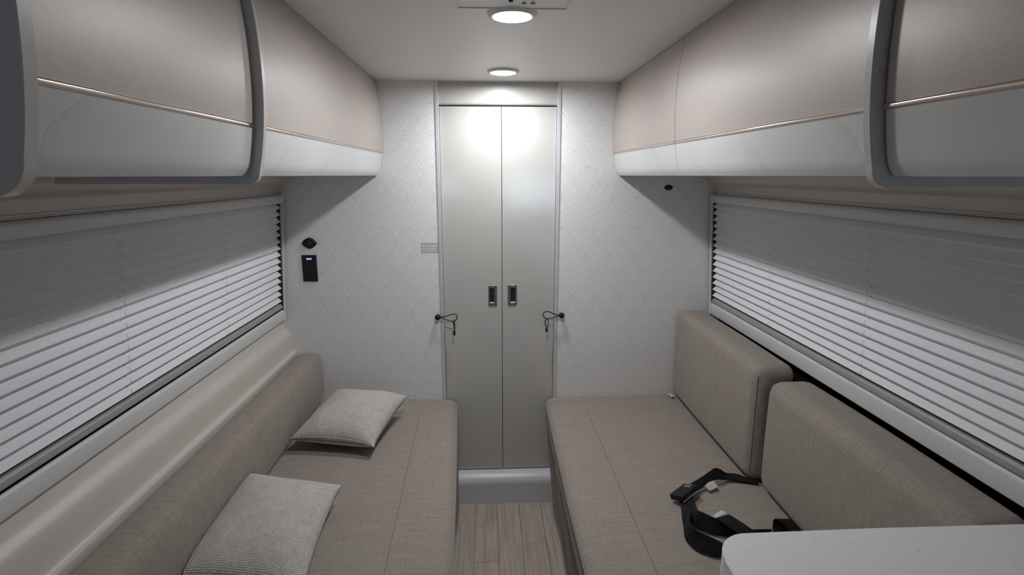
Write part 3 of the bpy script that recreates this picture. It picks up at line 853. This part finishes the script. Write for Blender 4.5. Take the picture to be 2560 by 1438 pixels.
# ================================================================== SMALL THINGS ON THE REAR WALL
# outlet with two receptacles and a blue lit label
g = empty('power_outlet'); tag(g, 'black power outlet with blue lit strip on the left wallpaper', 'outlet')
ox, oz = -0.768, 1.1305
box('plate', ox - 0.031, ox + 0.031, D - 0.0060, D - 0.0002, oz - 0.0575, oz + 0.0575, 'black', g, 0.0018)
box('insert', ox - 0.0175, ox + 0.0175, D - 0.0075, D - 0.0060, oz - 0.040, oz + 0.034, 'black', g, 0.0006, 1)
box('status_light', ox - 0.0115, ox + 0.0115, D - 0.0072, D - 0.0061, oz + 0.0380, oz + 0.0450, 'led', g, 0.0004, 1)
for dz in (0.014, -0.022):
    f = lathe('receptacle', [(0.0, -0.0006), (0.0125, -0.0006), (0.0130, 0.0)], (ox, D - 0.0076, oz + dz), 'Y', 'black', g, 24)
    for dx in (-0.0055, 0.0055): box('slot', ox + dx - 0.0014, ox + dx + 0.0014, D - 0.0086, D - 0.0082, oz + dz + 0.001, oz + dz + 0.009, 'dark', f)
    lathe('slot', [(0.0, 0.0), (0.0022, 0.0), (0.0022, 0.0004)], (ox, D - 0.0086, oz + dz - 0.006), 'Y', 'dark', f, 12)
# lens shaped black fittings
def lens_fitting(x, z, a, b, label):
    g = empty('wall_fitting'); tag(g, label, 'wall fitting', 'black oval wall fittings')
    pts = []
    for k in range(48):
        t = 2 * math.pi * k / 48
        c, s = math.cos(t), math.sin(t)
        r = 1.0 / (abs(c) ** 1.45 + abs(s) ** 1.45) ** (1 / 1.45)
        rr = r * 0.94 + 0.06
        pts.append((a * c * rr, b * s * rr * 1.02))
    V, F = [], []
    rings = [(1.0, 0.0002), (1.0, 0.0040), (0.94, 0.0070), (0.72, 0.0090), (0.50, 0.0095), (0.0, 0.0095)]
    for sc, h in rings:
        for px, pz in pts: V.append((x + px * sc, D - h, z + pz * sc))
    for i in range(len(rings) - 1):
        for k in range(48): F.append((i*48+k, i*48+(k+1)%48, (i+1)*48+(k+1)%48, (i+1)*48+k))
    obj('housing', V, F, 'black', g, True, 45)
    lathe('eye', [(0.0, -0.0125), (b * 0.35, -0.0118), (b * 0.45, -0.0094)], (x, D, z), 'Y', 'rubber', g, 24)
lens_fitting(-0.762, 1.2390, 0.0315, 0.0235, 'black oval wall fitting above the power outlet')
lens_fitting(0.781, 1.4715, 0.0190, 0.0120, 'small black oval wall fitting under the right overhead cabinet')

# printed sticker
g = empty('warning_sticker'); tag(g, 'small white warning sticker with black border left of the doors', 'sticker')
sx0, sx1, sz0, sz1 = -0.2885, -0.2125, 1.194, 1.2385
box('film', sx0, sx1, D - 0.0006, D - 0.0001, sz0, sz1, 'label', g)
bm = bmesh.new(); w = 0.0016; i0 = 0.0018
for a in ((sx0+i0, sx1-i0, sz0+i0, sz0+i0+w), (sx0+i0, sx1-i0, sz1-i0-w, sz1-i0), (sx0+i0, sx0+i0+w, sz0+i0, sz1-i0), (sx1-i0-w, sx1-i0, sz0+i0, sz1-i0)):
    add_box(bm, a[0], a[1], D - 0.0008, D - 0.0006, a[2], a[3])
from_bm('border', bm, 'ink', g, False)
for i, tx in enumerate(('THIS SEAT NOT FOR', 'OCCUPANCY WHILE', 'VEHICLE IS IN MOTION')):
    cu = bpy.data.curves.new('text', 'FONT'); cu.body = tx; cu.size = 0.0108; cu.align_x = 'CENTER'; cu.align_y = 'CENTER'; cu.extrude = 0.0
    to = bpy.data.objects.new('text_tmp', cu); COL.objects.link(to)
    bpy.context.view_layer.update()
    me = bpy.data.meshes.new_from_object(to.evaluated_get(bpy.context.evaluated_depsgraph_get()))
    bpy.data.objects.remove(to); bpy.data.curves.remove(cu)
    xsx = [v.co.x for v in me.vertices]; wd = max(xsx) - min(xsx)
    k = min(1.0, 0.069 / wd) if i == 2 else 0.062 / wd
    me.transform(Matrix.Translation(((sx0+sx1)/2, D - 0.00075, sz1 - 0.0105 - i * 0.0118)) @ Matrix.Rotation(math.radians(90), 4, 'X') @ Matrix.Diagonal((k, 1, 1, 1)))
    me.materials.clear()
    link('lettering', me, 'ink', g)

# bungee loops holding the doors open
def bungee(x, z, sgn, label, loop, drop, lockz):
    g = empty('bungee_tie'); tag(g, label, 'cord', 'bungee ties beside the doors')
    lathe('knob', [(0.0, -0.030), (0.007, -0.0285), (0.0115, -0.0245), (0.0130, -0.0190), (0.0115, -0.0135), (0.0065, -0.0095), (0.0060, -0.004), (0.0095, -0.0015), (0.0095, -0.0002)], (x, D, z), 'Y', 'black', g, 28)
    Y = D - 0.020
    tube('elastic_loop', spline([(x + sgn * a, Y - c, z + b) for a, b, c in loop], 6), 0.0022, 'rubber', g, 8)
    tube('small_loop', spline([(x + sgn * a, Y - c, z + b) for a, b, c in drop], 6), 0.0019, 'rubber', g, 8)
    a, b, c = drop[len(drop) // 2]
    lathe('cord_lock', [(0.0, -0.0095), (0.0045, -0.0095), (0.0050, -0.008), (0.0050, 0.008), (0.0045, 0.0095), (0.0, 0.0095)], (x + sgn * a, Y - c, z + b - 0.004), 'Z', 'black', g, 12)
bungee(-0.224, 0.9095, 1, 'black bungee tie with ball knob on the left side of the doors',
       [(0.006, 0.0005, 0), (0.020, 0.0015, 0.003), (0.042, 0.008, 0.006), (0.066, 0.0155, 0.008), (0.082, 0.0150, 0.010), (0.0865, 0.006, 0.011), (0.083, -0.006, 0.011), (0.073, -0.0145, 0.010), (0.055, -0.0150, 0.008), (0.036, -0.009, 0.005), (0.020, -0.003, 0.003), (0.006, -0.0015, 0)],
       [(0.0695, -0.012, 0.0125), (0.0725, -0.022, 0.012), (0.0745, -0.040, 0.011), (0.0725, -0.066, 0.010), (0.0715, -0.040, 0.010), (0.0685, -0.022, 0.009), (0.0695, -0.012, 0.0065)], 0)
bungee(0.326, 0.9115, -1, 'black bungee tie with ball knob on the right side of the doors',
       [(0.006, 0.0010, 0), (0.022, 0.003, 0.003), (0.040, 0.0110, 0.006), (0.056, 0.0195, 0.008), (0.072, 0.0210, 0.010), (0.0825, 0.0150, 0.011), (0.085, 0.005, 0.011), (0.077, -0.006, 0.011), (0.064, -0.0115, 0.010), (0.048, -0.0095, 0.008), (0.024, -0.0035, 0.004), (0.006, -0.0015, 0)],
       [(0.067, -0.0085, 0.0125), (0.0735, -0.020, 0.012), (0.0735, -0.034, 0.011), (0.0680, -0.058, 0.010), (0.0615, -0.036, 0.010), (0.0610, -0.020, 0.009), (0.067, -0.0085, 0.0065)], 0)

bpy.context.view_layer.update()
